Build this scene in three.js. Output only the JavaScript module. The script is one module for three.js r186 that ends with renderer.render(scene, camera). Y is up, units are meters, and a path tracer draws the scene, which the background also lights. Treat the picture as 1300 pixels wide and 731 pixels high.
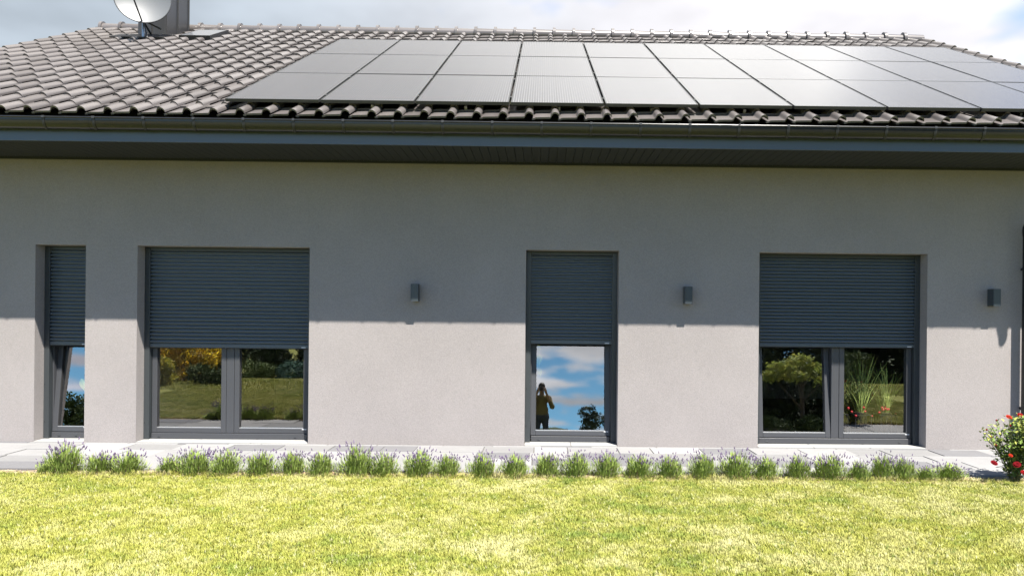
import * as THREE from 'three';
import { mergeGeometries, mergeVertices, toCreasedNormals } from 'three/addons/utils/BufferGeometryUtils.js';
import { RoundedBoxGeometry } from 'three/addons/geometries/RoundedBoxGeometry.js';
import { MarchingCubes } from 'three/addons/objects/MarchingCubes.js';
import { ImprovedNoise } from 'three/addons/math/ImprovedNoise.js';

// ------------------------------------------------------------------ camera
const scene = new THREE.Scene();
const EYE = new THREE.Vector3(0, 1.603, 9.024);
const camera = new THREE.PerspectiveCamera(2 * Math.atan(365.5 / 938.4) * 180 / Math.PI, 1300 / 731, 0.02, 9000);
camera.rotation.order = 'YXZ';
camera.position.copy(EYE);
camera.rotation.set(0, -0.0103, 0.0099);
camera.setViewOffset(1300, 731, -45.9, -33.8, 1300, 731);

// ------------------------------------------------------------------ random numbers and noise
function rng(seed) {
  let a = seed >>> 0;
  return () => { a |= 0; a = a + 0x6D2B79F5 | 0; let t = Math.imul(a ^ a >>> 15, 1 | a); t = t + Math.imul(t ^ t >>> 7, 61 | t) ^ t; return ((t ^ t >>> 14) >>> 0) / 4294967296; };
}
const perlin = new ImprovedNoise();
const fbm = (x, y, z, o = 4) => { let s = 0, a = 0.5, f = 1; for (let i = 0; i < o; i++) { s += a * perlin.noise(x * f, y * f, z * f); a *= 0.5; f *= 2.03; } return s; };
const clamp = (x, a = 0, b = 1) => Math.min(b, Math.max(a, x));
const sstep = (a, b, x) => { const t = clamp((x - a) / (b - a)); return t * t * (3 - 2 * t); };
const mix = (a, b, t) => a + (b - a) * t;

// ------------------------------------------------------------------ sky, sun, exposure
const SUN = new THREE.Vector3(0.555, 2.105, 1).normalize();
{
  const W = 2048, H = 1024, data = new Float32Array(W * H * 4);
  for (let j = 0; j < H; j++) {
    const el = ((j + 0.5) / H - 0.5) * Math.PI, sy = Math.sin(el), ce = Math.cos(el);
    for (let i = 0; i < W; i++) {
      const ph = ((i + 0.5) / W - 0.5) * 2 * Math.PI, x = ce * Math.cos(ph), z = ce * Math.sin(ph), k = (j * W + i) * 4;
      const up = Math.max(sy, 0);
      let r, g, b;
      if (sy < -0.02) { r = 0.10; g = 0.11; b = 0.07; }
      else {
        const t = Math.pow(1 - up, 5);
        r = mix(0.045, 0.34, t); g = mix(0.145, 0.78, t); b = mix(0.40, 1.14, t);
        const sd = clamp(x * SUN.x + sy * SUN.y + z * SUN.z), halo = Math.pow(sd, 24) * 0.35 + Math.pow(sd, 4) * 0.04;
        r += halo; g += halo; b += halo;
        // a cloud deck seen in perspective: dense beyond the house with a clear gap at its right end, scattered over the garden
        const q = 1 / (up + 0.11), cx = x * q, cz = z * q, az = Math.atan2(x, -z);
        const n = mix(fbm(cx * 2.6 + 3.1, 5.2, cz * 2.6 + 1.7, 6), fbm(cx * 1.15 + 3.1, 5.2, cz * 1.15 + 1.7, 6), sstep(0.5, -0.2, z)), big = fbm(cx * 0.35 + 9.0, 2.2, cz * 0.35, 3);
        const gap = sstep(0.50, 0.70, az + n * 0.35) * sstep(2.4, 1.2, az);
        const deck = sstep(0.42, -0.30, z) * (1 - gap);
        const cover = clamp((n * 1.25 + big * 0.5 + mix(0.05 - 0.02 * gap - 0.14 * sstep(0.2, 0.5, up), 0.62, deck)) * 3.2);
        const body = fbm(cx * 1.2 + 7.7, 1.2, cz * 1.2 - 4.0, 6);
        const far = (0.29 + 0.16 * sstep(-0.45, 0.45, x)) * (1 + (0.10 + 0.92 * sstep(-0.35, 0.45, x)) * sstep(0.36, 0.60, up));
        const lum = clamp(mix(0.72 - 0.46 * sstep(0.1, 0.5, up) + 0.12 * gap, far, deck) * (1 + body * mix(0.9, 0.85, deck)), 0.2, 1.1) * (1 + 0.2 * Math.pow(sd, 3));
        const haze = 1 - 0.5 * sstep(0.10, 0.0, up);
        const c = cover * haze;
        r = mix(r, lum * mix(0.97, mix(0.86 + 0.14 * sstep(-0.5, 0.2, x), 1.0, sstep(0.42, 0.56, up)), deck), c); g = mix(g, lum * 0.985, c); b = mix(b, lum * mix(mix(1.12, 1.03, sstep(-0.5, 0.2, x)), 0.955, deck * sstep(0.42, 0.56, up)), c);
      }
      data[k] = r * 0.69; data[k + 1] = g * 0.69; data[k + 2] = b * 0.69; data[k + 3] = 1;
    }
  }
  const sky = new THREE.DataTexture(data, W, H, THREE.RGBAFormat, THREE.FloatType);
  sky.mapping = THREE.EquirectangularReflectionMapping; sky.magFilter = THREE.LinearFilter; sky.minFilter = THREE.LinearFilter; sky.wrapS = THREE.RepeatWrapping; sky.needsUpdate = true;
  scene.background = sky; scene.environment = sky;
}
const sun = new THREE.DirectionalLight(new THREE.Color(1, 0.955, 0.88), 4.9);
sun.position.copy(SUN).multiplyScalar(40); sun.castShadow = true;
Object.assign(sun.shadow.camera, { left: -30, right: 30, top: 30, bottom: -30, near: 1, far: 120 });
sun.shadow.mapSize.set(4096, 4096);
scene.add(sun, sun.target);
const renderer = new THREE.WebGLRenderer({ antialias: true });
renderer.toneMapping = THREE.LinearToneMapping;
renderer.toneMappingExposure = 3.4;
renderer.shadowMap.enabled = true;

// ------------------------------------------------------------------ naming and grouping helpers
const taken = new Map();
function numbered(name) { const n = taken.get(name) ?? 0; taken.set(name, n + 1); return n ? `${name}_${String(n).padStart(3, '0')}` : name; }
function tag(o, label, category, group) { o.userData.label = label; o.userData.category = category; if (group) o.userData.group = group; return o; }
function thing(name, label, category, pos = [0, 0, 0], group) {
  const o = new THREE.Group(); o.name = numbered(name); o.position.set(...pos); scene.add(o); return tag(o, label, category, group);
}
function mesh(name, geo, mat, parent) {
  const m = new THREE.Mesh(Array.isArray(geo) ? join(geo) : geo, mat); m.name = name; m.castShadow = m.receiveShadow = true; parent.add(m); return m;
}
function part(name, parent) { const g = new THREE.Group(); g.name = name; parent.add(g); return g; }
function structure(name, geo, mat) { const m = mesh(numbered(name), geo, mat, scene); m.userData.kind = 'structure'; return m; }
function join(list) {
  const keep = ['position', 'normal', 'uv'], out = list.map((g) => { const h = g.index ? g.toNonIndexed() : g; for (const k of Object.keys(h.attributes)) if (!keep.includes(k)) h.deleteAttribute(k); if (!h.attributes.uv) h.setAttribute('uv', new THREE.BufferAttribute(new Float32Array(h.attributes.position.count * 2), 2)); return h; });
  return mergeGeometries(out);
}
const box = (w, h, d, x = 0, y = 0, z = 0) => new THREE.BoxGeometry(w, h, d).translate(x, y, z);
const span = (x0, x1, y0, y1, z0, z1) => box(x1 - x0, y1 - y0, z1 - z0, (x0 + x1) / 2, (y0 + y1) / 2, (z0 + z1) / 2);
const rspan = (x0, x1, y0, y1, z0, z1, r = 0.004, s = 2) => new RoundedBoxGeometry(x1 - x0, y1 - y0, z1 - z0, s, r).translate((x0 + x1) / 2, (y0 + y1) / 2, (z0 + z1) / 2);
const tube = (pts, r, seg = 16, rad = 8) => new THREE.TubeGeometry(new THREE.CatmullRomCurve3(pts.map((p) => new THREE.Vector3(...p))), seg, r, rad, false);
function rod(a, b, r0, r1 = r0, n = 8) {
  const A = new THREE.Vector3(...a), B = new THREE.Vector3(...b), d = B.clone().sub(A), L = d.length();
  return new THREE.CylinderGeometry(r1, r0, L, n, 1).translate(0, L / 2, 0).applyQuaternion(new THREE.Quaternion().setFromUnitVectors(new THREE.Vector3(0, 1, 0), d.normalize())).translate(...a);
}

// ------------------------------------------------------------------ textures
function texture(w, h, fn, { srgb = false, rep = [1, 1] } = {}) {
  const d = new Uint8Array(w * h * 4);
  for (let j = 0; j < h; j++) for (let i = 0; i < w; i++) { const c = fn(i / w, j / h, i, j), k = (j * w + i) * 4, a = Array.isArray(c) ? c : [c, c, c]; d[k] = clamp(a[0]) * 255; d[k + 1] = clamp(a[1]) * 255; d[k + 2] = clamp(a[2]) * 255; d[k + 3] = 255; }
  const t = new THREE.DataTexture(d, w, h); t.wrapS = t.wrapT = THREE.RepeatWrapping; t.magFilter = THREE.LinearFilter; t.minFilter = THREE.LinearMipmapLinearFilter; t.generateMipmaps = true;
  if (srgb) t.colorSpace = THREE.SRGBColorSpace; t.repeat.set(...rep); t.needsUpdate = true; return t;
}
// noise that repeats seamlessly: p steps per side
function lattice(seed) { const r = rng(seed), a = new Float32Array(65536); for (let i = 0; i < 65536; i++) a[i] = r(); return a; }
const LAT = lattice(11);
function tnoise(u, v, p, s = 0) {
  const x = u * p, y = v * p, i = Math.floor(x), j = Math.floor(y), f = x - i, g = y - j, sf = f * f * (3 - 2 * f), sg = g * g * (3 - 2 * g);
  const L = (a, b) => LAT[((((a % p) + p) % p) * 251 + (((b % p) + p) % p) * 17 + s * 1013 + ((((a % p) + p) % p) * (((b % p) + p) % p) * 7)) & 65535];
  return mix(mix(L(i, j), L(i + 1, j), sf), mix(L(i, j + 1), L(i + 1, j + 1), sf), sg);
}
const tfbm = (u, v, p, o, s = 0) => { let a = 0.5, r = 0, t = 0; for (let k = 0; k < o; k++) { r += a * tnoise(u, v, p, s + k); t += a; a *= 0.6; p *= 2; } return r / t; };
const std = (o) => new THREE.MeshStandardMaterial(o), phy = (o) => new THREE.MeshPhysicalMaterial(o);
const lin = (r, g, b) => new THREE.Color().setRGB(r, g, b);

const stuccoBump = texture(1024, 1024, (u, v) => { const n = tfbm(u, v, 96, 3, 3), m = tnoise(u, v, 420, 9); return Math.pow(n * 0.65 + m * 0.35, 1.3); });
const stuccoCol = texture(1024, 1024, (u, v) => { const n = tfbm(u, v, 4, 5, 21), m = tnoise(u, v, 360, 5), g = 0.92 + 0.16 * (n - 0.5) + 0.18 * (m - 0.5); return [g, g * 0.985, g * 0.972]; }, { rep: [0.36, 0.36] });
stuccoBump.repeat.set(1.7, 1.7);
const M = {
  stucco: std({ color: lin(0.256, 0.237, 0.230), map: stuccoCol, bumpMap: stuccoBump, bumpScale: 0.0022, roughness: 0.95 }),
  indoor: std({ color: lin(0.3024, 0.288, 0.2664), roughness: 0.9 }),
  floorwood: std({ color: lin(0.0612, 0.0396, 0.0259), roughness: 0.45 }),
  frame: phy({ color: lin(0.0432, 0.0446, 0.049), roughness: 0.42, bumpMap: texture(256, 256, (u, v) => tnoise(u, v, 128, 2)), bumpScale: 0.0002 }),
  guide: phy({ color: lin(0.0324, 0.0374, 0.0403), roughness: 0.4 }),
  slat: phy({ color: lin(0.062, 0.078, 0.092), roughness: 0.34 }),
  seal: std({ color: lin(0.0086, 0.0086, 0.0094), roughness: 0.7 }),
  spacer: std({ color: lin(0.396, 0.4032, 0.4104), roughness: 0.35, metalness: 0.6 }),
  glass: phy({ color: lin(1, 1, 1), roughness: 0, transmission: 1, thickness: 0, ior: 3.1 }),
  sticker: std({ color: lin(0.54, 0.5544, 0.5616), roughness: 0.5 }),
  tileA: phy({ color: lin(0.100, 0.090, 0.086), roughness: 0.28 }),
  tileB: phy({ color: lin(0.082, 0.073, 0.069), roughness: 0.31 }),
  tileC: phy({ color: lin(0.114, 0.103, 0.098), roughness: 0.26 }),
  deck: std({ color: lin(0.0216, 0.0202, 0.0194), roughness: 0.9 }),
  gutter: phy({ color: lin(0.013, 0.013, 0.013), roughness: 0.24 }),
  fascia: phy({ color: lin(0.058, 0.074, 0.096), roughness: 0.34 }),
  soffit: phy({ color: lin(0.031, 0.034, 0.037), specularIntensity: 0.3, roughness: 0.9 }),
  lamp: phy({ color: lin(0.036, 0.0446, 0.0504), roughness: 0.42 }),
  chimney: phy({ color: lin(0.036, 0.036, 0.0367), roughness: 0.42, metalness: 0.25 }),
  alu: std({ color: lin(0.36, 0.3672, 0.3744), roughness: 0.35, metalness: 0.9 }),
  dish: phy({ color: lin(0.088, 0.093, 0.097), roughness: 0.45 }),
  black: std({ color: lin(0.013, 0.013, 0.0137), roughness: 0.5 }),
};

// ------------------------------------------------------------------ the ground
const groundY = (x, z) => -0.035 - 1.6 * sstep(6, 26, z) + 0.012 * perlin.noise(x * 0.5, 3.3, z * 0.5) * sstep(1.7, 2.4, z);
const lawnTone = (x, z) => clamp(0.54 + 0.75 * fbm(x * 0.6, 0.3, z * 0.9, 3) + 1.15 * fbm(x * 2.4 + 5, 7.1, z * 3.0, 4) + 0.7 * fbm(x * 9, 2.1, z * 11, 2));
const yellowing = (x, z) => clamp(0.45 + 1.7 * fbm(x * 0.33 + 20, 4.4, z * 0.6, 3));
function lawnColor(x, z, rand) {   // green, yellow-green and bleached patches
  const s = lawnTone(x, z), w = yellowing(x, z), G = [0.120, 0.160, 0.018], Y = [0.215, 0.218, 0.034], P = [0.335, 0.320, 0.130], a = s < 0.5 ? G : Y, b = s < 0.5 ? Y : P, t = (s * 2) % 1.0001;
  const c = [0, 1, 2].map((i) => mix(a[i], b[i], s >= 1 ? 1 : t)); c[0] = mix(c[0], 0.235, w * 0.3); c[1] = mix(c[1], 0.228, w * 0.3); c[2] = mix(c[2], 0.022, w * 0.35);
  return c.map((v) => v * (0.9 + 0.2 * rand));
}
{
  const xs = [], zs = [];
  for (let i = 0; i <= 64; i++) { const t = i / 32 - 1; xs.push(t * 9 + Math.sign(t) * Math.pow(Math.abs(t), 5) * 1400); }
  for (let i = 0; i <= 80; i++) { const t = i / 80; zs.push(i < 10 ? -300 + i * 30.15 : i < 60 ? 1.6 + (i - 10) * 0.56 : 29.6 + Math.pow((i - 60) / 20, 3) * 2400); }
  const pos = [], col = [], uv = [], idx = [];
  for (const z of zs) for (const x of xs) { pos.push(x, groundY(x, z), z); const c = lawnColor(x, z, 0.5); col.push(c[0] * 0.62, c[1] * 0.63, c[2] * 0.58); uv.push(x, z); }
  const n = xs.length;
  for (let j = 0; j + 1 < zs.length; j++) for (let i = 0; i + 1 < n; i++) { const a = j * n + i; idx.push(a, a + n, a + 1, a + 1, a + n, a + n + 1); }
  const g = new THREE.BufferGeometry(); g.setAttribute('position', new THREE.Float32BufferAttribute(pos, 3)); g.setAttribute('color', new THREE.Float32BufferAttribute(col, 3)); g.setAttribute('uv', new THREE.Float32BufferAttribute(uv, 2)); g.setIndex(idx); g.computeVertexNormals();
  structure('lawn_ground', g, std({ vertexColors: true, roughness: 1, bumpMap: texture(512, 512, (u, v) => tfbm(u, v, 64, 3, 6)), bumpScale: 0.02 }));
}

// ------------------------------------------------------------------ the house
const house = thing('house', 'single-storey grey stucco house with dark tiled gable roof and half-closed shutters', 'house');
const WIN = [
  { x0: -6.138, x1: -5.530, shut: 1.167, tilt: [0.099], leaves: 1 },
  { x0: -4.906, x1: -2.819, shut: 1.152, tilt: [0, 0], leaves: 2 },
  { x0: -0.184, x1: 0.955, shut: 1.241, tilt: [0.099], leaves: 1 },
  { x0: 2.678, x1: 4.751, shut: 1.233, tilt: [0.085, 0], leaves: 2 },
];
const WT = 2.3925, XL = -7.9, XR = 6.6, SOF = 3.455, TILT = 0.4753, CP = Math.cos(TILT), SP = Math.sin(TILT);
const EY = 3.725, EZ = 0.974, RZ = -5.68, RY = EY + (EZ - RZ) * Math.tan(TILT), SLOPE = (EZ - RZ) / CP;
{
  const s = new THREE.Shape([[XL, -0.2], [XR, -0.2], [XR, 3.75], [XL, 3.75]].map((p) => new THREE.Vector2(...p)));
  for (const w of WIN) s.holes.push(new THREE.Path([[w.x0, -0.0001], [w.x0, WT], [w.x1, WT], [w.x1, -0.0001]].map((p) => new THREE.Vector2(...p))));
  mesh('wall', new THREE.ExtrudeGeometry(s, { depth: 0.4, bevelEnabled: false }).translate(0, 0, -0.4), M.stucco, house);
  const zb = 2 * RZ, gable = new THREE.Shape([[0.40, -0.2], [-zb - 0.002, -0.2], [-zb - 0.002, 3.9], [-RZ, RY - 0.25], [0.40, 4.0]].map((p) => new THREE.Vector2(...p)));
  for (const [x, n] of [[XL, 0], [XR - 0.35, 1]]) mesh('wall', new THREE.ExtrudeGeometry(gable, { depth: 0.348, bevelEnabled: false }).rotateY(Math.PI / 2).translate(x + 0.001, 0, 0), M.stucco, house);
  mesh('wall', span(XL, XR, -0.2, 3.9, zb - 0.4, zb - 0.003), M.stucco, house);
  mesh('floor', span(XL + 0.36, XR - 0.36, -0.15, 0.004, zb, -0.41), M.floorwood, house);
  mesh('ceiling', span(XL + 0.36, XR - 0.36, 2.72, 2.92, zb, -0.41), M.indoor, house);
  for (const x of [-5.22, -1.6, 1.9]) mesh('partition_wall', span(x - 0.06, x + 0.06, 0.005, 2.719, -5.4, -0.41), M.indoor, house);
  mesh('partition_wall', span(XL + 0.36, XR - 0.36, 0.005, 2.719, -5.54, -5.402), M.indoor, house);
  // thresholds in front of the windows
  const sl = std({ color: lin(0.2448, 0.2412, 0.2304), roughness: 0.85, bumpMap: stuccoBump, bumpScale: 0.001 });
  for (const w of WIN) { const n = w.leaves === 2 ? 3 : w.x1 - w.x0 > 1 ? 2 : 1; for (let i = 0; i < n; i++) { const d = (w.x1 - w.x0 - 0.004) / n; mesh('threshold_slab', rspan(w.x0 + 0.002 + i * d + 0.003, w.x0 + 0.002 + (i + 1) * d - 0.003, -0.05, 0.012, -0.245, 0.012, 0.004), sl, house); } }
}

// ---- roof: deck, tiles, ridge
const roof = part('roof', house);
const onRoof = (x, s, n = 0) => new THREE.Vector3(x, EY + s * SP + n * CP, EZ - s * CP + n * SP);   // s metres up the slope, n metres off it
const VL = -8.93, VR = 7.60, COLS = 58, TW = (VR - VL) / COLS, ROWS = 18, TP = (SLOPE - 0.02) / ROWS;
{
  const d = new THREE.Shape();   // y up, z forward outline of the deck, both slopes
  const e = onRoof(0, 0.06, -0.04), e2 = onRoof(0, 0.06, -0.10), zb = 2 * RZ - EZ;
  d.moveTo(-e.z, e.y); d.lineTo(-RZ, RY - 0.04); d.lineTo(-zb, EY - 0.02); d.lineTo(-zb, EY - 0.09); d.lineTo(-RZ, RY - 0.12); d.lineTo(-e2.z, e2.y);
  mesh('roof_deck', new THREE.ExtrudeGeometry(d, { depth: VR - VL - 0.06, bevelEnabled: false }).rotateY(Math.PI / 2).translate(VL + 0.03, 0, 0), M.deck, roof);
  // one interlocking tile: a flat pan and a round roll on its right, front edge lifted over the tile below
  const prof = [[-0.02, -0.014], [0.006, -0.013], [0.02, -0.003], [0.10, 0], [0.176, 0.001], [0.186, 0.008], [0.194, 0.028], [0.208, 0.049], [0.229, 0.058], [0.250, 0.053], [0.266, 0.042], [0.2765, 0.028], [0.2795, 0.021]];
  const tileGeo = (jig) => {
    const L = TP + 0.075, th = 0.019, p = [], uv = [], ix = [], lift = 0.027, k = TW / 0.2845, m = prof.length;
    const P = (i, f, lo) => { const [x, y] = prof[i]; return [x * k, y + (f ? lift + jig : -0.001) - (lo ? th : 0), f ? 0 : -L]; };
    const quad = (a, b, c, d) => { const o = p.length / 3; p.push(...a, ...b, ...c, ...d); uv.push(0, 0, 1, 0, 1, 1, 0, 1); ix.push(o, o + 1, o + 2, o, o + 2, o + 3); };
    for (let i = 0; i + 1 < m; i++) {
      const a = P(i, 1), b = P(i + 1, 1), c = P(i + 1, 0), d = P(i, 0), al = P(i, 1, 1), bl = P(i + 1, 1, 1);
      const e = (v, w) => [v[0] + (w[0] - v[0]), v[1], v[2]];
      quad(a, b, c, d); quad(al, bl, e(b, b), e(a, a)); 
    }
    quad(P(m - 1, 1, 1), P(m - 1, 0, 1), P(m - 1, 0), P(m - 1, 1)); quad(P(0, 0, 1), P(0, 1, 1), P(0, 1), P(0, 0));
    const g = new THREE.BufferGeometry(); g.setAttribute('position', new THREE.Float32BufferAttribute(p, 3)); g.setAttribute('uv', new THREE.Float32BufferAttribute(uv, 2)); g.setIndex(ix);
    return toCreasedNormals(g, 0.7);
  };
  const variants = [tileGeo(0), tileGeo(0.003), tileGeo(-0.002)], mats = [M.tileA, M.tileB, M.tileC], R = rng(5);
  const list = [];
  for (let r = 0; r < ROWS; r++) for (let c = 0; c < COLS; c++) {
    const x = VL + c * TW, p = onRoof(x, r ? r * TP - 0.09 : 0), a = R(), b = R(), ry = (R() - 0.5) * 0.010, dz = (R() - 0.5) * 0.006;
    const under = x > -3.5 && x < 7.05 && r >= 2 && r <= 12, shaft = x > -7.55 && x < -7.0 && p.z > -5.5 && p.z < -4.65;
    if (shaft) continue;
    const t = x / (EYE.z - p.z), seen = !under && t > -0.76 && t < 0.66;
    list.push({ x, p, r, v: a * 3 | 0, m: b * 3 | 0, ry, dz, size: seen ? 1 / (EYE.z - p.z) : -1 });
  }
  list.sort((a, b) => b.size - a.size);
  const turn = new THREE.Euler(TILT, 0, 0), rest = [[], [], []];
  list.forEach((t, i) => {
    const o = new THREE.Mesh(variants[t.v], mats[t.m]); o.position.copy(t.p); o.rotation.set(TILT, t.ry, 0, 'XYZ'); o.position.z += t.dz;
    if (i < 300) { o.name = 'roof_tile'; o.castShadow = o.receiveShadow = true; roof.add(o); } else { o.updateMatrix(); rest[t.m].push(variants[t.v].clone().applyMatrix4(o.matrix)); }
  });
  rest.forEach((l, i) => { const m = mesh('upper_roof_tiles', l, mats[i], roof); m.userData.kind = 'stuff'; });
  // ridge caps, each slipped under a collar of the next
  const half = (r0, r1, L) => { const g = new THREE.CylinderGeometry(r1, r0, L, 14, 1, true, -Math.PI / 2, Math.PI).rotateZ(Math.PI / 2); return g; };
  const cap = () => join([half(0.098, 0.108, 0.40).rotateX(0), half(0.140, 0.140, 0.055).translate(-0.185, 0, 0), new THREE.RingGeometry(0.09, 0.140, 14, 1, 0, Math.PI).rotateY(-Math.PI / 2).translate(-0.21, 0, 0), new THREE.RingGeometry(0.09, 0.140, 14, 1, 0, Math.PI).rotateY(Math.PI / 2).translate(-0.16, 0, 0)]);
  // orientation of the half cylinders: open side down
  const capGeo = (() => { const g = cap(); g.computeBoundingBox(); return g; })();
  const RL = -8.72, RR = 7.58, n = 42, step = (RR - RL) / n;
  for (let i = 0; i < n; i++) { const o = new THREE.Mesh(capGeo, mats[i % 3 === 1 ? 1 : i % 2 ? 0 : 2]); o.name = 'ridge_tile'; o.position.set(RL + (i + 0.5) * step, RY + 0.012 + (i * 7 % 3) * 0.002, RZ); o.castShadow = o.receiveShadow = true; roof.add(o); }
  mesh('ridge_tile', new THREE.SphereGeometry(0.118, 12, 8, 0, Math.PI * 2, 0, Math.PI / 2).scale(0.5, 1, 1).translate(RL, RY + 0.012, RZ), M.tileB, roof);
  mesh('ridge_batten', span(VL + 0.1, VR - 0.05, RY - 0.1, RY + 0.03, RZ - 0.06, RZ + 0.06), M.deck, roof);
  // verge boards
  for (const x of [VL + 0.05, VR - 0.02]) { const b = box(0.03, 0.16, SLOPE - 0.1); b.rotateX(TILT); const c = onRoof(x, SLOPE / 2, -0.10); mesh('verge_board', b.translate(c.x, c.y, c.z), M.fascia, roof); }
}
// ---- chimney and roof hatch
{
  const ch = part('chimney', house), x0 = -7.45, x1 = -6.95, z1 = -4.62, z0 = -5.52;
  mesh('shaft', rspan(x0, x1, 5.9, 8.6, z0, z1, 0.008), M.chimney, ch);
  mesh('standing_seam', span(x1, x1 + 0.022, 6.0, 8.6, (z0 + z1) / 2 - 0.006, (z0 + z1) / 2 + 0.006), M.chimney, ch);
  mesh('standing_seam', span((x0 + x1) / 2 - 0.006, (x0 + x1) / 2 + 0.006, 6.0, 8.6, z1, z1 + 0.022), M.chimney, ch);
  for (const z of [z0 + 0.02, z1 - 0.02]) mesh('standing_seam', span(x1, x1 + 0.02, 6.0, 8.6, z - 0.006, z + 0.006), M.chimney, ch);
  mesh('chimney_cap', rspan(x0 - 0.08, x1 + 0.08, 8.6, 8.68, z0 - 0.08, z1 + 0.08, 0.01), M.chimney, ch);
  const f = box(0.95, 0.02, 0.4).rotateX(TILT), c = onRoof(-7.28, 6.10, 0.062); mesh('flashing', f.translate(c.x, c.y, c.z), M.black, ch);
  const w = part('roof_window', house), q = onRoof(-6.26, 6.40, 0.095);
  w.position.copy(q); w.rotation.x = TILT;
  mesh('frame', [span(-0.28, 0.28, -0.08, 0.006, -0.44, -0.42), span(-0.28, 0.28, -0.08, 0.006, 0.42, 0.44), span(-0.28, -0.26, -0.08, 0.006, -0.42, 0.42), span(0.26, 0.28, -0.08, 0.006, -0.42, 0.42)], M.black, w);
  mesh('pane', span(-0.26, 0.26, -0.03, 0.004, -0.42, 0.42), phy({ color: lin(0.1152, 0.1188, 0.1224), roughness: 0.15 }), w);
}
// ---- eaves: fascia, soffit boards, gutter, downpipe
{
  mesh('fascia', span(VL + 0.08, VR - 0.05, SOF - 0.004, 3.70, 0.862, 0.885), M.fascia, house);
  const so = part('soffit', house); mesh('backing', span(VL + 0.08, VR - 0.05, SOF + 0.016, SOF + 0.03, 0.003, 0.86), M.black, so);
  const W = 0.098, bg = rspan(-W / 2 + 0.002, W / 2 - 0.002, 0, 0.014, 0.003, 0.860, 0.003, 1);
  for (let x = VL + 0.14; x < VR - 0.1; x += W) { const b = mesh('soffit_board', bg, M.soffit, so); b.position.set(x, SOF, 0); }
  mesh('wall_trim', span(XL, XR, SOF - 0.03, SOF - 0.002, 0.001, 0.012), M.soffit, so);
  const gu = part('gutter', house), r = 0.066, ry = 0.110, gy = 3.672, gz = 0.954, xa = VL + 0.02, xb = VR + 0.02;
  const arc = []; for (let i = 0; i <= 18; i++) { const a = Math.PI * (i / 18); arc.push([gz + r * Math.cos(a), gy - ry * Math.sin(a)]); }
  const strip = (pts, x0, x1) => { const p = [], ix = []; pts.forEach(([z, y]) => p.push(x0, y, z, x1, y, z)); for (let i = 0; i + 1 < pts.length; i++) { const a = 2 * i; ix.push(a, a + 2, a + 1, a + 1, a + 2, a + 3); } const g = new THREE.BufferGeometry(); g.setAttribute('position', new THREE.Float32BufferAttribute(p, 3)); g.setIndex(ix); g.computeVertexNormals(); return g; };
  const ring = [...arc, ...arc.slice().reverse().map(([z, y]) => [gz + (z - gz) * 0.965, gy + (y - gy) * 0.965])];
  mesh('trough', strip(ring, xa, xb), M.gutter, gu);
  mesh('rim', rod([xa, gy + 0.004, gz + r + 0.002], [xb, gy + 0.004, gz + r + 0.002], 0.0105, 0.0105, 12), M.gutter, gu);
  for (let x = -8.6; x < VR; x += 0.537) {
    const big = arc.map(([z, y]) => [gz + (z - gz) * 1.07, gy + (y - gy) * 1.05]);
    mesh('bracket', [strip(big, x - 0.015, x + 0.015), span(x - 0.0125, x + 0.0125, gy - 0.01, gy + 0.03, 0.886, 0.887)], M.black, gu);
    mesh('bracket_clip', rspan(x - 0.014, x + 0.014, gy - 0.008, gy + 0.018, gz + r - 0.010, gz + r + 0.015, 0.003, 1), M.chimney, gu);
  }
  for (const x of [-4.95, -1.25, 3.1]) { const big = arc.map(([z, y]) => [gz + (z - gz) * 1.03, gy + (y - gy) * 1.03]); mesh('joint_sleeve', strip(big, x - 0.05, x + 0.05), M.gutter, gu); }
  const dp = part('downpipe', house), ox = 6.22;
  mesh('outlet', [rod([ox, gy - 0.22, gz], [ox, gy - 0.05, gz], 0.055, 0.08, 16)], M.gutter, dp);
  mesh('elbow', tube([[ox, gy - 0.18, gz], [ox, gy - 0.30, gz], [ox - 0.06, gy - 0.38, gz - 0.12], [5.99, gy - 0.82, 0.24], [5.91, gy - 0.94, 0.115], [5.91, gy - 1.1, 0.11]], 0.05, 40, 16), M.gutter, dp);
  mesh('pipe', rod([5.91, -0.05, 0.11], [5.91, gy - 1.05, 0.11], 0.05, 0.05, 18), M.gutter, dp);
  for (const y of [0.5, 2.2]) mesh('clip', [rod([5.91, y, 0.11], [5.91, y + 0.03, 0.11], 0.056, 0.056, 18), span(5.90, 5.92, y, y + 0.03, 0.001, 0.07)], M.gutter, dp);
}
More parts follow.
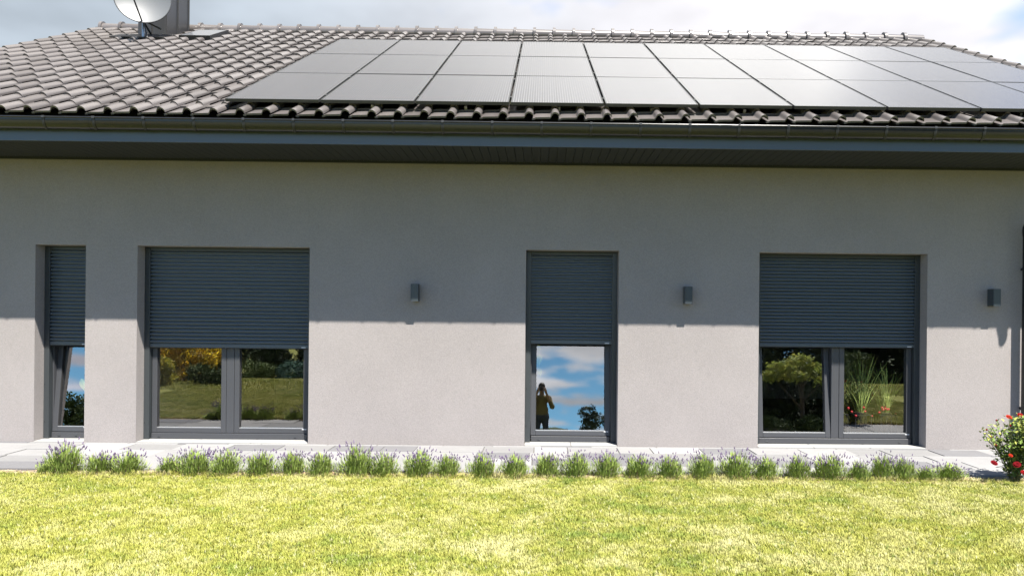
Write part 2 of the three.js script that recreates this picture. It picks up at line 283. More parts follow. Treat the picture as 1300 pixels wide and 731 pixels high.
// ---- windows and roller shutters
const GW = 0.066;
WIN.forEach((w, wi) => {
  const win = part('window', house), zf = -0.245, fr = [], xm = (w.x0 + w.x1) / 2, MW = 0.047;
  fr.push(rspan(w.x0 + 0.002, w.x0 + GW + 0.012, 0.014, WT - 0.002, -0.33, zf, 0.004), rspan(w.x1 - GW - 0.012, w.x1 - 0.002, 0.014, WT - 0.002, -0.33, zf, 0.004));
  fr.push(rspan(w.x0 + GW + 0.0125, w.x1 - GW - 0.0125, 0.014, 0.084, -0.33, zf + 0.038, 0.004));
  if (w.leaves === 2) fr.push(rspan(xm - MW, xm + MW, 0.0865, WT - 0.002, -0.33, zf + 0.018, 0.004));
  fr.push(rspan(w.x0 + GW + 0.0125, w.x1 - GW - 0.0125, WT - 0.075, WT - 0.002, -0.329, zf - 0.002, 0.004));
  mesh('frame', fr, M.frame, win);
  mesh('drain_cap', [rspan(w.x0 + 0.16, w.x0 + 0.19, 0.040, 0.048, zf + 0.038, zf + 0.044, 0.002), rspan(w.x1 - 0.24, w.x1 - 0.21, 0.040, 0.048, zf + 0.038, zf + 0.044, 0.002)], M.guide, win);
  for (let k = 0; k < w.leaves; k++) {
    const a = (w.leaves === 1 ? w.x0 + GW + 0.006 : k ? xm + MW + 0.004 : w.x0 + GW + 0.006), b = (w.leaves === 1 ? w.x1 - GW - 0.006 : k ? w.x1 - GW - 0.006 : xm - MW - 0.004);
    const SW = 0.062, H = WT - 0.16, s = [], g = 0.045;
    s.push(rspan(a, a + SW, 0, H, -0.045, 0.036, 0.005), rspan(b - SW, b, 0, H, -0.045, 0.036, 0.005), rspan(a + SW, b - SW, 0, SW, -0.045, 0.036, 0.005), rspan(a + SW, b - SW, H - SW, H, -0.045, 0.036, 0.005));
    const turn = -w.tilt[k], at = (m) => { m.position.set(0, 0.087, -0.262); m.rotation.x = turn; return m; };
    at(mesh('sash', s, M.frame, win));
    at(mesh('glazing_seal', [span(a + SW, a + SW + 0.005, SW, H - SW, 0.0, 0.024), span(b - SW - 0.005, b - SW, SW, H - SW, 0.0, 0.024)], M.seal, win));
    at(mesh('glazing_bead', [span(a + SW, b - SW, SW, SW + 0.007, 0.004, 0.030)], M.spacer, win));
    at(mesh('pane', new THREE.PlaneGeometry(b - a - 2 * SW + 0.01, H - 2 * SW + 0.01).translate((a + b) / 2, H / 2, 0), M.glass, win));
    if (k === w.leaves - 1) at(mesh('label_sticker', span(b - 0.075, b - 0.02, 0.048, 0.058, 0.036, 0.038), M.sticker, win));
    if (w.tilt[k]) at(mesh('handle', [rspan(a + 0.012, a + 0.05, 1.0, 1.07, -0.06, -0.045, 0.004), rspan(a + 0.022, a + 0.04, 1.03, 1.16, -0.09, -0.075, 0.004), span(a + 0.026, a + 0.036, 1.03, 1.04, -0.075, -0.06)], M.alu, win));
  }
  // the shutter: guides, curved slats, end rail, box front
  const sh = part('roller_shutter', house), zs = -0.196;
  for (const [a, b] of [[w.x0 + 0.002, w.x0 + GW], [w.x1 - GW, w.x1 - 0.002]]) {
    const gr = mesh('guide_rail', rspan(a, b, 0.014, WT - 0.004, -0.243, -0.168, 0.003), M.guide, sh);
    for (let y = 0.22; y < 2.2; y += 0.46) mesh('screw_cap', new THREE.CylinderGeometry(0.006, 0.006, 0.003, 8).rotateX(Math.PI / 2).translate(a === w.x0 + 0.002 ? b - 0.05 : a + 0.05, y, -0.1665), M.seal, sh);
  }
  mesh('box_front', rspan(w.x0 + GW + 0.001, w.x1 - GW - 0.001, WT - 0.05, WT - 0.004, -0.24, -0.172, 0.003), M.guide, sh);
  const n = 25, top = WT - 0.05, SH = (top - w.shut - 0.042) / n;
  const pr = []; for (let i = 0; i <= 6; i++) { const t = i / 6; pr.push([0.0155 + t * (SH - 0.0175), 0.017 * Math.pow(Math.sin(Math.PI * (0.10 + 0.87 * Math.pow(t, 0.72))), 0.8)]); } pr.push([SH, -0.016]); pr.unshift([0, -0.016], [0.0145, -0.016]);
  const sg = (() => { const p = [], uv = [], ix = [], L = w.x1 - w.x0 - 2 * GW + 0.02, x0 = w.x0 + GW - 0.01; pr.forEach(([y, z]) => { p.push(x0, y, z, x0 + L, y, z); uv.push(0, y, L, y); }); for (let i = 0; i + 1 < pr.length; i++) { const a = 2 * i; ix.push(a, a + 1, a + 2, a + 1, a + 3, a + 2); } const g = new THREE.BufferGeometry(); g.setAttribute('position', new THREE.Float32BufferAttribute(p, 3)); g.setAttribute('uv', new THREE.Float32BufferAttribute(uv, 2)); g.setIndex(ix); return toCreasedNormals(g, 0.9); })();
  for (let i = 0; i < n; i++) mesh('slat', sg, M.slat, sh).position.set(0, w.shut + 0.042 + i * SH, zs);
  mesh('end_rail', rspan(w.x0 + GW - 0.012, w.x1 - GW + 0.012, w.shut, w.shut + 0.042, zs - 0.016, zs + 0.012, 0.003), M.slat, sh);
  mesh('label_sticker', span(w.x1 - GW - 0.085, w.x1 - GW - 0.03, w.shut + 0.006, w.shut + 0.017, zs + 0.0122, zs + 0.0135), M.sticker, sh);
  mesh('rubber_strip', span(w.x0 + GW, w.x1 - GW, w.shut - 0.010, w.shut, zs - 0.004, zs + 0.006), M.seal, sh);
});

// ------------------------------------------------------------------ paving
{
  const base = structure('terrace', span(-9.5, 8.5, -0.30, -0.012, 0.001, 1.47), std({ color: lin(0.1008, 0.0972, 0.09), roughness: 1 }));
  const R = rng(77), bump = texture(512, 512, (u, v) => tfbm(u, v, 48, 4, 31)), tones = [];
  for (let i = 0; i < 6; i++) { const g = [0.192, 0.212, 0.165, 0.200, 0.122, 0.232][i]; const map = texture(256, 256, (u, v) => { const n = 0.90 + 0.16 * (tfbm(u, v, 6, 4, i * 5 + 40) - 0.5) + 0.12 * (tnoise(u, v, 128, i) - 0.5); return [n, n, n]; }); map.repeat.set(1.3, 1.3); tones.push(std({ color: lin(g, g * 0.985, g * (i === 4 ? 1.02 : 0.975)), map, bumpMap: bump, bumpScale: 0.002, roughness: 0.88 })); }
  const rows = [[0.004, 0.062], [0.066, 0.438], [0.442, 0.797], [0.801, 1.142], [1.146, 1.485]];
  rows.forEach(([z0, z1], r) => {
    let x = -9.5 + R() * 0.3;
    while (x < 8.4) {
      const L = [0.6, 0.8, 0.6, 0.4][R() * 4 | 0], tone = R() < 0.22 ? 4 : [0, 1, 2, 3, 5][R() * 5 | 0];
      const g = rspan(x + 0.005, x + L - 0.005, -0.05, 0.0, z0 + 0.001, z1 - 0.001, 0.005, 1);
      const u = g.attributes.uv, p = g.attributes.position; for (let i = 0; i < u.count; i++) u.setXY(i, p.getX(i), p.getZ(i));
      const m = mesh('paver', g, tones[tone], base); m.position.y = -0.004 + R() * 0.004; m.rotation.z = (R() - 0.5) * 0.002; x += L;
    }
  });
  // planting strip: sandy soil with crumbs
  const g = new THREE.PlaneGeometry(18, 0.34, 360, 8).rotateX(-Math.PI / 2).translate(-0.5, -0.028, 1.62), p = g.attributes.position;
  for (let i = 0; i < p.count; i++) p.setY(i, -0.026 + 0.035 * fbm(p.getX(i) * 7, 1, p.getZ(i) * 9, 4));
  g.computeVertexNormals();
  structure('planting_strip', g, std({ color: lin(1, 1, 1), map: texture(512, 512, (u, v) => { const n = tfbm(u, v, 24, 4, 60), m = tnoise(u, v, 200, 8), b = 0.52 + 0.5 * (n - 0.5) + 0.25 * (m - 0.5); return [b, b * 0.86, b * 0.68]; }, { srgb: true, rep: [14, 0.3] }), roughness: 1 }));
  const cr = new THREE.InstancedMesh(new THREE.IcosahedronGeometry(0.008, 0), std({ color: lin(0.216, 0.18, 0.1368), roughness: 1 }), 2600); cr.name = 'soil_crumbs'; cr.userData.kind = 'stuff'; cr.userData.label = 'small sandy soil crumbs and stones under the lavender'; cr.userData.category = 'soil';
  const m4 = new THREE.Matrix4(), q = new THREE.Quaternion(), e = new THREE.Euler();
  for (let i = 0; i < 2600; i++) { const x = -7 + R() * 13, z = 1.49 + R() * 0.2, s = 0.4 + R() * R() * 1.5; e.set(R() * 6, R() * 6, R() * 6); m4.compose(new THREE.Vector3(x, -0.022 + 0.03 * fbm(x * 7, 1, z * 9, 4), z), q.setFromEuler(e), new THREE.Vector3(s, s * 0.7, s)); cr.setMatrixAt(i, m4); const k = 0.7 + R() * 0.6; cr.setColorAt(i, lin(k, k, k)); }
  scene.add(cr);
}

// ------------------------------------------------------------------ solar panels
const PX0 = -3.531, PPX = 1.0555, PL = 1.722, PG = 0.0175, PZ = 0.811, PY = 3.959;
{
  const cells = texture(1024, 512, (u, v, i, j) => {
    const fu = (u * 6) % 1, bus = Math.abs((u * 36) % 1 - 0.5) < 0.11 ? 1 : 0, gap = fu < 0.012 || fu > 0.988 ? 1 : 0, n = tnoise(u, v, 40, 3) * 0.006;
    if (gap) return [0.010, 0.010, 0.011];
    const c = 0.020 + n; return bus ? [0.13, 0.13, 0.134] : [c, c * 1.02, c * 1.25];
  });
  const mg = phy({ color: lin(1, 1, 1), map: cells, roughness: 0.13, ior: 1.5 });
  const mf = phy({ color: lin(0.0324, 0.0338, 0.0338), roughness: 0.35 });
  const PWid = PPX - 0.024, T = 0.036, proto = new THREE.Group();
  mesh('frame', [rspan(0, PWid, -T, 0, -0.011, 0, 0.0015, 1), rspan(0, PWid, -T, 0, -PL, -PL + 0.011, 0.0015, 1), rspan(0, 0.011, -T, 0, -PL + 0.011, -0.011, 0.0015, 1), rspan(PWid - 0.011, PWid, -T, 0, -PL + 0.011, -0.011, 0.0015, 1)], mf, proto);
  const gg = new THREE.PlaneGeometry(PWid - 0.022, PL - 0.022).rotateX(-Math.PI / 2).translate(PWid / 2, -0.002, -PL / 2);
  mesh('glass', gg, mg, proto); mesh('back_sheet', span(0.011, PWid - 0.011, -0.012, -0.006, -PL + 0.011, -0.011), M.black, proto);
  const ord = ['first', 'second', 'third', 'fourth', 'fifth', 'sixth', 'seventh', 'eighth', 'ninth', 'tenth'], R = rng(31);
  const rowName = ['row nearest the gutter', 'middle row', 'row nearest the ridge'];
  for (let r = 0; r < 3; r++) for (let c = 0; c < 10; c++) {
    const p = proto.clone(); p.name = numbered('solar_panel'); scene.add(p);
    const s = r * (PL + PG);
    p.position.set(PX0 + c * PPX + 0.012, PY + s * SP, PZ - s * CP); p.rotation.set(TILT + (R() - 0.5) * 0.003, (R() - 0.5) * 0.0014, (R() - 0.5) * 0.003);
    tag(p, `black solar panel in the ${rowName[r]}, ${ord[c]} column from the chimney end`, 'solar panel', 'solar panels on the roof');
  }
  // clamps and rails
  for (let r = 0; r < 3; r++) for (const f of [0.16, 0.84]) {
    const rail = thing('mounting_rail', `aluminium rail carrying the ${['row of panels nearest the gutter', 'middle row of panels', 'row of panels nearest the ridge'][r]}, at its ${f < 0.5 ? 'lower' : 'upper'} edge`, 'rail');
    const s = r * (PL + PG) + f * PL; rail.position.set(PX0, PY + s * SP, PZ - s * CP); rail.rotation.x = TILT;
    mesh('bar', span(-0.03, 10.58, -0.075, -0.037, -0.02, 0.02), M.alu, rail);
    for (let c = 0; c <= 10; c++) mesh('clamp', rspan(c * PPX - 0.008, c * PPX + 0.008, -0.037, 0.004, -0.025, 0.025, 0.002, 1), mf, rail);
    for (let c = 0; c < 10; c++) { const x = c * PPX + 0.55; mesh('roof_hook', [span(x - 0.015, x + 0.015, -0.083, -0.077, -0.05, 0.15), span(x - 0.015, x + 0.015, -0.118, -0.084, 0.144, 0.15)], M.alu, rail); }
  }
}

// ------------------------------------------------------------------ satellite dish
{
  const d = thing('satellite_dish', 'round grey satellite dish with feed arm mounted in front of the chimney', 'satellite dish', [-7.17, 6.50, -4.28]);
  mesh('pole', [rod([0.0, -0.12, 0], [0.0, 0.42, 0], 0.024, 0.024, 12)], M.alu, d);
  mesh('foot_bracket', [rspan(-0.12, 0.12, -0.02, 0.0, -0.28, 0.06, 0.004).rotateX(TILT), rod([0.0, 0.30, 0], [0.27, 0.18, -0.1], 0.016, 0.016, 8), rod([0.0, 0.28, 0], [0.14, -0.06, 0.12], 0.012, 0.012, 8), rod([0, 0.28, 0], [0, 0.1, -0.36], 0.018, 0.018, 8)], M.chimney, d);
  const refl = part('reflector', d); refl.position.set(0.06, 0.615, 0.12); refl.scale.setScalar(1.04); refl.rotation.set(-0.10, 0.36, 0, 'YXZ');
  const prof = []; for (let i = 0; i <= 16; i++) { const r = 0.43 * i / 16; prof.push(new THREE.Vector2(r, 0.075 * (r / 0.43) ** 2)); } prof.push(new THREE.Vector2(0.438, 0.078), new THREE.Vector2(0.440, 0.070), new THREE.Vector2(0.432, 0.060)); for (let i = 15; i >= 0; i--) { const r = 0.43 * i / 16; prof.push(new THREE.Vector2(r, 0.075 * (r / 0.43) ** 2 - 0.010)); }
  mesh('bowl', new THREE.LatheGeometry(prof, 48).rotateX(Math.PI / 2), M.dish, refl);
  mesh('rim_edge', new THREE.TorusGeometry(0.437, 0.009, 8, 56).translate(0, 0, 0.072), M.chimney, refl);
  mesh('back_plate', rspan(-0.1, 0.1, -0.16, 0.16, -0.08, -0.012, 0.01), M.chimney, refl);
  mesh('feed_arm', rod([0, -0.42, 0.06], [-0.13, -0.08, 0.46], 0.013, 0.013, 8), M.black, refl);
  mesh('feed_horn', [rod([-0.13, -0.07, 0.43], [-0.13, -0.05, 0.56], 0.032, 0.032, 12), rspan(-0.16, -0.1, -0.16, -0.05, 0.46, 0.52, 0.01), rod([-0.13, -0.06, 0.38], [-0.13, -0.065, 0.43], 0.045, 0.032, 12)], M.black, refl);
}

// ------------------------------------------------------------------ wall lamps
{
  const where = ['between the yellow-tree window and the narrow sky window', 'between the narrow sky window and the potted-grass window', 'between the potted-grass window and the downpipe'];
  [[-1.519, 1.851], [1.786, 1.852], [5.532, 1.862]].forEach(([x, y], i) => {
    const l = thing('wall_lamp', `small anthracite box wall lamp ${where[i]}`, 'wall lamp', [x, y, 0], 'box lamps on the stucco wall');
    const b = [rspan(-0.045, 0.045, -0.100, 0.106, 0.012, 0.016, 0.001, 1), rspan(-0.045, 0.045, 0.100, 0.106, 0.016, 0.135, 0.001, 1), rspan(-0.045, -0.041, -0.104, 0.0995, 0.016, 0.135, 0.001, 1), rspan(0.041, 0.045, -0.104, 0.0995, 0.016, 0.135, 0.001, 1), rspan(-0.0405, 0.0405, -0.104, 0.0995, 0.131, 0.135, 0.001, 1)];
    mesh('housing', b, M.lamp, l); mesh('wall_plate', rspan(-0.035, 0.035, -0.09, 0.09, 0.0, 0.012, 0.002, 1), M.lamp, l);
    mesh('lens', span(-0.0405, 0.0405, -0.092, -0.086, 0.017, 0.130), std({ color: lin(0.36, 0.36, 0.3456), roughness: 0.4 }), l);
  });
}

// ------------------------------------------------------------------ plants
function blade(L, w, bend, az, lean, segs = 2) {   // a grass or leaf strip as flat triangles, base at the origin
  const p = [], ca = Math.cos(az), sa = Math.sin(az); let y = 0, r = 0, a = lean; const pts = [[0, 0]];
  for (let i = 0; i < segs; i++) { y += Math.cos(a) * L / segs; r += Math.sin(a) * L / segs; a += bend / segs; pts.push([r, y]); }
  const wd = (i) => w * (i === 0 ? 0.8 : i === segs ? 0 : 1) / 2;
  const V = (i, s) => [pts[i][0] * ca - s * wd(i) * sa, pts[i][1], pts[i][0] * sa + s * wd(i) * ca];
  for (let i = 0; i < segs; i++) { p.push(...V(i, -1), ...V(i, 1), ...V(i + 1, 1)); if (i + 1 < segs) p.push(...V(i, -1), ...V(i + 1, 1), ...V(i + 1, -1)); }
  return p;
}
function soup(p, c) { const g = new THREE.BufferGeometry(); g.setAttribute('position', new THREE.Float32BufferAttribute(p, 3)); if (c) g.setAttribute('color', new THREE.Float32BufferAttribute(c, 3)); g.computeVertexNormals(); return g; }
const shift = (p, x, y, z) => { for (let i = 0; i < p.length; i += 3) { p[i] += x; p[i + 1] += y; p[i + 2] += z; } return p; };

// ---- the lawn's blades
{
  const R = rng(901), m4 = new THREE.Matrix4(), q = new THREE.Quaternion(), up = new THREE.Vector3(0, 1, 0), leafMat = std({ roughness: 0.75, color: lin(1, 1, 1) });
  const tufts = [0, 1, 2].map(() => { const p = []; for (let i = 0; i < 13; i++) { const a = R() * 6.283, r = 0.013 * Math.sqrt(R()); p.push(...shift(blade(0.020 + R() * 0.026, 0.0024 + R() * 0.0016, 0.3 + R() * 1.0, R() * 6.283, R() * 0.65), r * Math.cos(a), -0.004, r * Math.sin(a))); } return soup(p); });
  const N = 105000;
  tufts.forEach((g, k) => {
    const im = new THREE.InstancedMesh(g, leafMat, N); im.name = numbered('lawn_grass'); im.userData = { kind: 'stuff', label: 'short sun-bleached yellow green mown lawn grass', category: 'grass' };
    for (let i = 0; i < N; i++) {
      const far = i % 7 === 0, x = far ? -11 + R() * 22 : -7.5 + R() * 14.5; let z = far ? 5.86 + 7 * R() : 1.66 + 4.2 * R(); const edge = 1.665 + 0.05 * fbm(x * 2.2, 8, 0, 3) + 0.02 * R(); if (z < edge) z = edge + R() * 0.1;
      const s = (far ? 1.7 : 1) * (0.64 + 0.42 * R()) * (1 + 0.25 * fbm(x * 1.1, 5, z * 1.1, 2)), r = R();
      m4.compose(new THREE.Vector3(x, groundY(x, z), z), q.setFromAxisAngle(up, R() * 6.283), new THREE.Vector3(s, s * (0.8 + 0.4 * R()), s)); im.setMatrixAt(i, m4);
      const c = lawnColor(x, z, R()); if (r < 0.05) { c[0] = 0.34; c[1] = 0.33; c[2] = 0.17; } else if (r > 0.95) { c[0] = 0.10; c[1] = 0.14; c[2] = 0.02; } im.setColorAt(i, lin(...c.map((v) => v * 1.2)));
    }
    scene.add(im);
  });
  // longer ragged grass along the planting strip
  const N2 = 2600, g2 = (() => { const p = []; for (let i = 0; i < 9; i++) p.push(...shift(blade(0.05 + R() * 0.06, 0.0045, 0.5 + R() * 0.8, R() * 6.283, R() * 0.4), (R() - 0.5) * 0.03, 0, (R() - 0.5) * 0.03)); return soup(p); })();
  const im = new THREE.InstancedMesh(g2, leafMat, N2); im.name = 'lawn_edge_grass'; im.userData = { kind: 'stuff', label: 'longer ragged grass along the planting strip edge', category: 'grass' };
  for (let i = 0; i < N2; i++) { const x = -7 + R() * 13.5, z = 1.67 + 0.09 * R() * R() + 0.04 * fbm(x * 2.2, 8, 0, 3), s = 0.5 + 0.6 * R() * sstep(-0.2, 0.3, fbm(x * 0.9, 3, 1, 2)); m4.compose(new THREE.Vector3(x, -0.035, z), q.setFromAxisAngle(up, R() * 6.283), new THREE.Vector3(s, s, s)); im.setMatrixAt(i, m4); const c = lawnColor(x, z, R()); im.setColorAt(i, R() < 0.3 ? lin(0.3024, 0.2664, 0.1224) : lin(...c.map((v) => v * 1.2))); }
  scene.add(im);
}

// ---- lavender
{
  const R = rng(404), leaf = std({ vertexColors: true, roughness: 0.8 }), bloom = std({ vertexColors: true, roughness: 0.85 });
  const variant = () => {
    const p = [], c = [], fp = [], fc = [];
    for (let i = 0; i < 1500; i++) {
      const a = R() * 6.283, e = Math.asin(Math.pow(R(), 0.8)), f = 0.30 + 0.70 * Math.sqrt(R()), lump = 1 + 0.22 * Math.sin(a * 3 + e * 4), hx = Math.cos(e) * 0.150 * f * lump, y = Math.sin(e) * 0.165 * f * lump + 0.004;
      const b = blade(0.028 + R() * 0.034, 0.0042 + R() * 0.0022, (R() - 0.5) * 0.8, a + (R() - 0.5) * 1.8, 0.15 + R() * 0.75 * Math.cos(e), 2); shift(b, Math.cos(a) * hx, y, Math.sin(a) * hx); p.push(...b);
      const k = 0.50 + R() * 0.5, w = R(), col = w < 0.06 ? [0.19, 0.15, 0.09] : [mix(0.17, 0.34, w) * k, mix(0.26, 0.43, w) * k, mix(0.032, 0.095, w) * k]; for (let v = 0; v < b.length / 3; v++) c.push(...col);
    }
    for (let i = 0; i < 60; i++) { const a = R() * 6.283, b = blade(0.13, 0.003, 0.1, a, R() * 0.9, 2); p.push(...b); for (let v = 0; v < b.length / 3; v++) c.push(0.09, 0.09, 0.035); }
    for (let i = 0; i < 50; i++) {
      const a = R() * 6.283, t = Math.sqrt(R()), lean = t * 0.60 + (R() - 0.5) * 0.1, L = 0.185 + R() * R() * 0.095, r0 = t * 0.05, dx = Math.sin(lean) * Math.cos(a), dy = Math.cos(lean), dz = Math.sin(lean) * Math.sin(a), b = blade(L, 0.0026, 0.05, a, lean, 2); shift(b, r0 * Math.cos(a), 0, r0 * Math.sin(a)); p.push(...b);
      for (let v = 0; v < b.length / 3; v++) c.push(0.10, 0.125, 0.05);
      const h = 0.012 + R() * 0.020, n = 3, k = 0.55 + R() * 0.5;
      for (let j = 0; j < n; j++) { const y = L - 0.008 + h * j / n, s = 0.0074 * (1 - 0.5 * j / n), o = new THREE.OctahedronGeometry(s, 0).scale(1, 0.95, 1).rotateY(R() * 3).translate(r0 * Math.cos(a) + dx * y, dy * y, r0 * Math.sin(a) + dz * y), q = o.attributes.position.array; fp.push(...q); const m = R(); for (let v = 0; v < q.length / 3; v++) fc.push(mix(0.085, 0.15, m) * k, mix(0.060, 0.10, m) * k, mix(0.12, 0.19, m) * k); }
    }
    return [soup(p, c), soup(fp, fc)];
  };
  const kinds = [variant(), variant(), variant(), variant(), variant()];
  // pixel of the foot in the photograph, height over the usual, width over the usual
  const spots = [[46, 0.6, 0.8], [69, 1.35, 1.15], [112, 0.95, 0.95], [146, 0.98, 1.1], [200, 0.8, 0.85], [232, 1.15, 1.1], [272, 1.12, 1.05], [316, 1.05, 1.1], [354, 1.05, 0.95], [391, 1.05, 1.0], [436, 1.32, 1.15], [471, 1.05, 1.0], [517, 1.15, 1.1], [552, 0.98, 0.95], [597, 1.05, 1.0], [638, 1.02, 0.98], [680, 1.05, 1.0], [717, 1.1, 1.0], [756, 1.1, 1.0], [797, 1.02, 1.05], [836, 1.0, 1.0], [879, 1.1, 1.0], [921, 1.22, 1.15], [959, 1.02, 0.92], [1002, 1.05, 0.95], [1041, 1.12, 1.15], [1079, 0.88, 0.75], [1112, 1.1, 0.9], [1136, 1.02, 0.85], [1166, 0.62, 0.75], [1200, 0.72, 1.05]];
  spots.forEach(([px, h, w], i) => {
    const x = -4.734 + (px - 69) * 0.00789 + (px > 1150 ? -0.02 : 0), l = h > 1.3 ? 'tall bushy lavender plant with many purple spikes beside the pavement' : i === 30 ? 'low spreading lavender plant next to the red rose bush' : h < 0.9 ? 'small low lavender plant with few spikes beside the pavement' : w > 1.08 ? 'broad rounded lavender plant beside the pavement' : 'medium rounded lavender plant beside the pavement';
    const g = thing('lavender_plant', l, 'lavender', [x, -0.03, 1.585 + (R() - 0.5) * 0.05], 'lavender row along the pavement'), k = kinds[R() * 5 | 0];
    g.rotation.y = R() * 6.28; g.scale.set(w, h, w); mesh('foliage', k[0], leaf, g); mesh('flower_spikes', k[1], bloom, g);
  });
}

// ---- rose bush
{
  const R = rng(808), g = thing('rose_bush', 'rose bush with red blooms and glossy leaves at the end of the lavender row', 'rose bush', [4.78, -0.03, 1.66]);
  const stems = [], lp = [], lc = [], tips = [];
  for (let i = 0; i < 34; i++) {
    const a = R() * 6.283, t = Math.sqrt(R()), H = 0.42 + R() * 0.26 * (1 - 0.4 * t), ex = Math.cos(a) * t * 0.30, ez = Math.sin(a) * t * 0.26; tips.push([ex, H, ez]);
    stems.push(tube([[ex * 0.12, 0, ez * 0.12], [ex * 0.5 + (R() - 0.5) * 0.05, H * 0.5, ez * 0.5], [ex, H, ez]], 0.004, 6, 5));
    for (let j = 0; j < 70; j++) {
      const f = 0.12 + 0.88 * Math.pow(R(), 0.8), cx = ex * f * (0.55 + 0.45 * f) + (R() - 0.5) * 0.13, cy = H * f + (R() - 0.5) * 0.06, cz = ez * f * (0.55 + 0.45 * f) + (R() - 0.5) * 0.13;
      const L = 0.026 + R() * 0.026, w = L * 0.68, az = R() * 6.283, ln = 0.4 + R() * 1.3, ca = Math.cos(az), sa = Math.sin(az), y = Math.max(0.02, cy);
      const P = (r, s, d) => [cx + (r * Math.sin(ln)) * ca - s * sa, y + r * Math.cos(ln) + d, cz + (r * Math.sin(ln)) * sa + s * ca];
      const tri = [P(0, 0, 0), P(L * 0.45, -w / 2, 0.004), P(L, 0, -0.002), P(0, 0, 0), P(L, 0, -0.002), P(L * 0.45, w / 2, 0.004)]; tri.forEach((v) => lp.push(...v));
      const k = 0.5 + R() * 0.45, young = R() < 0.14 + 0.34 * sstep(0.38, 0.6, y), col = young ? [0.34 * k, 0.36 * k, 0.07 * k] : [0.15 * k, 0.22 * k, 0.045 * k]; for (let v = 0; v < 6; v++) lc.push(...col);
    }
  }
  mesh('stems', stems, std({ color: lin(0.0864, 0.0936, 0.036), roughness: 0.7 }), g);
  mesh('foliage', soup(lp, lc), phy({ vertexColors: true, roughness: 0.7, specularIntensity: 0.5 }), g);
  const petals = (sz) => { const p = []; for (let k = 0; k < 26; k++) { const ring = k < 6 ? 0 : k < 14 ? 1 : 2, a = k * 2.4, op = [0.15, 0.55, 1.05][ring], L = sz * [0.55, 0.8, 1][ring], w = sz * 0.75, ca = Math.cos(a), sa = Math.sin(a), P = (r, s, b) => { const t = op + b; return [r * Math.sin(t) * ca - s * sa, r * Math.cos(t), r * Math.sin(t) * sa + s * ca]; }; const A = P(0.004, 0, 0), B = P(L * 0.6, -w / 2, 0), C = P(L * 0.6, w / 2, 0), D = P(L, -w * 0.3, 0.35), E = P(L, w * 0.3, 0.35); p.push(...A, ...B, ...C, ...B, ...D, ...C, ...C, ...D, ...E); } return soup(p); };
  const red = phy({ color: lin(0.15, 0.003, 0.004), roughness: 0.9, specularIntensity: 0.2 }), orange = phy({ color: lin(0.22, 0.014, 0.005), roughness: 0.9, specularIntensity: 0.2 }), dark = phy({ color: lin(0.095, 0.002, 0.004), roughness: 0.9, specularIntensity: 0.2 }), pg = petals(0.042);
  for (const [x, y, z, s, m] of [[-0.10, 0.655, 0.05, 0.9, 1], [0.05, 0.53, 0.18, 1.0, 1], [0.19, 0.52, 0.16, 1.1, 0], [-0.03, 0.455, 0.24, 0.6, 1], [-0.15, 0.225, 0.26, 1.05, 2], [-0.30, 0.215, 0.14, 1.0, 2], [-0.10, 0.155, 0.28, 0.75, 0], [-0.27, 0.39, 0.12, 0.35, 2], [-0.20, 0.31, 0.24, 0.6, 1], [0.22, 0.34, 0.20, 0.9, 0], [0.30, 0.45, 0.05, 0.9, 0], [0.1, 0.66, -0.08, 0.8, 0]]) {
    const f = mesh('flower', pg, [red, orange, dark][m], g); f.position.set(x, y, z); f.scale.setScalar(s * 0.8); f.rotation.set(0.6 + R() * 0.4, 0, (R() - 0.5) * 0.9);
  }
  for (let i = 0; i < 14; i++) { const t = tips[i], f = mesh('bud', new THREE.SphereGeometry(0.008, 6, 5).scale(1, 1.5, 1), i % 3 ? std({ color: lin(0.1584, 0.1512, 0.0504), roughness: 0.6 }) : red, g); f.position.set(t[0], t[1] + 0.03, t[2]); }
}

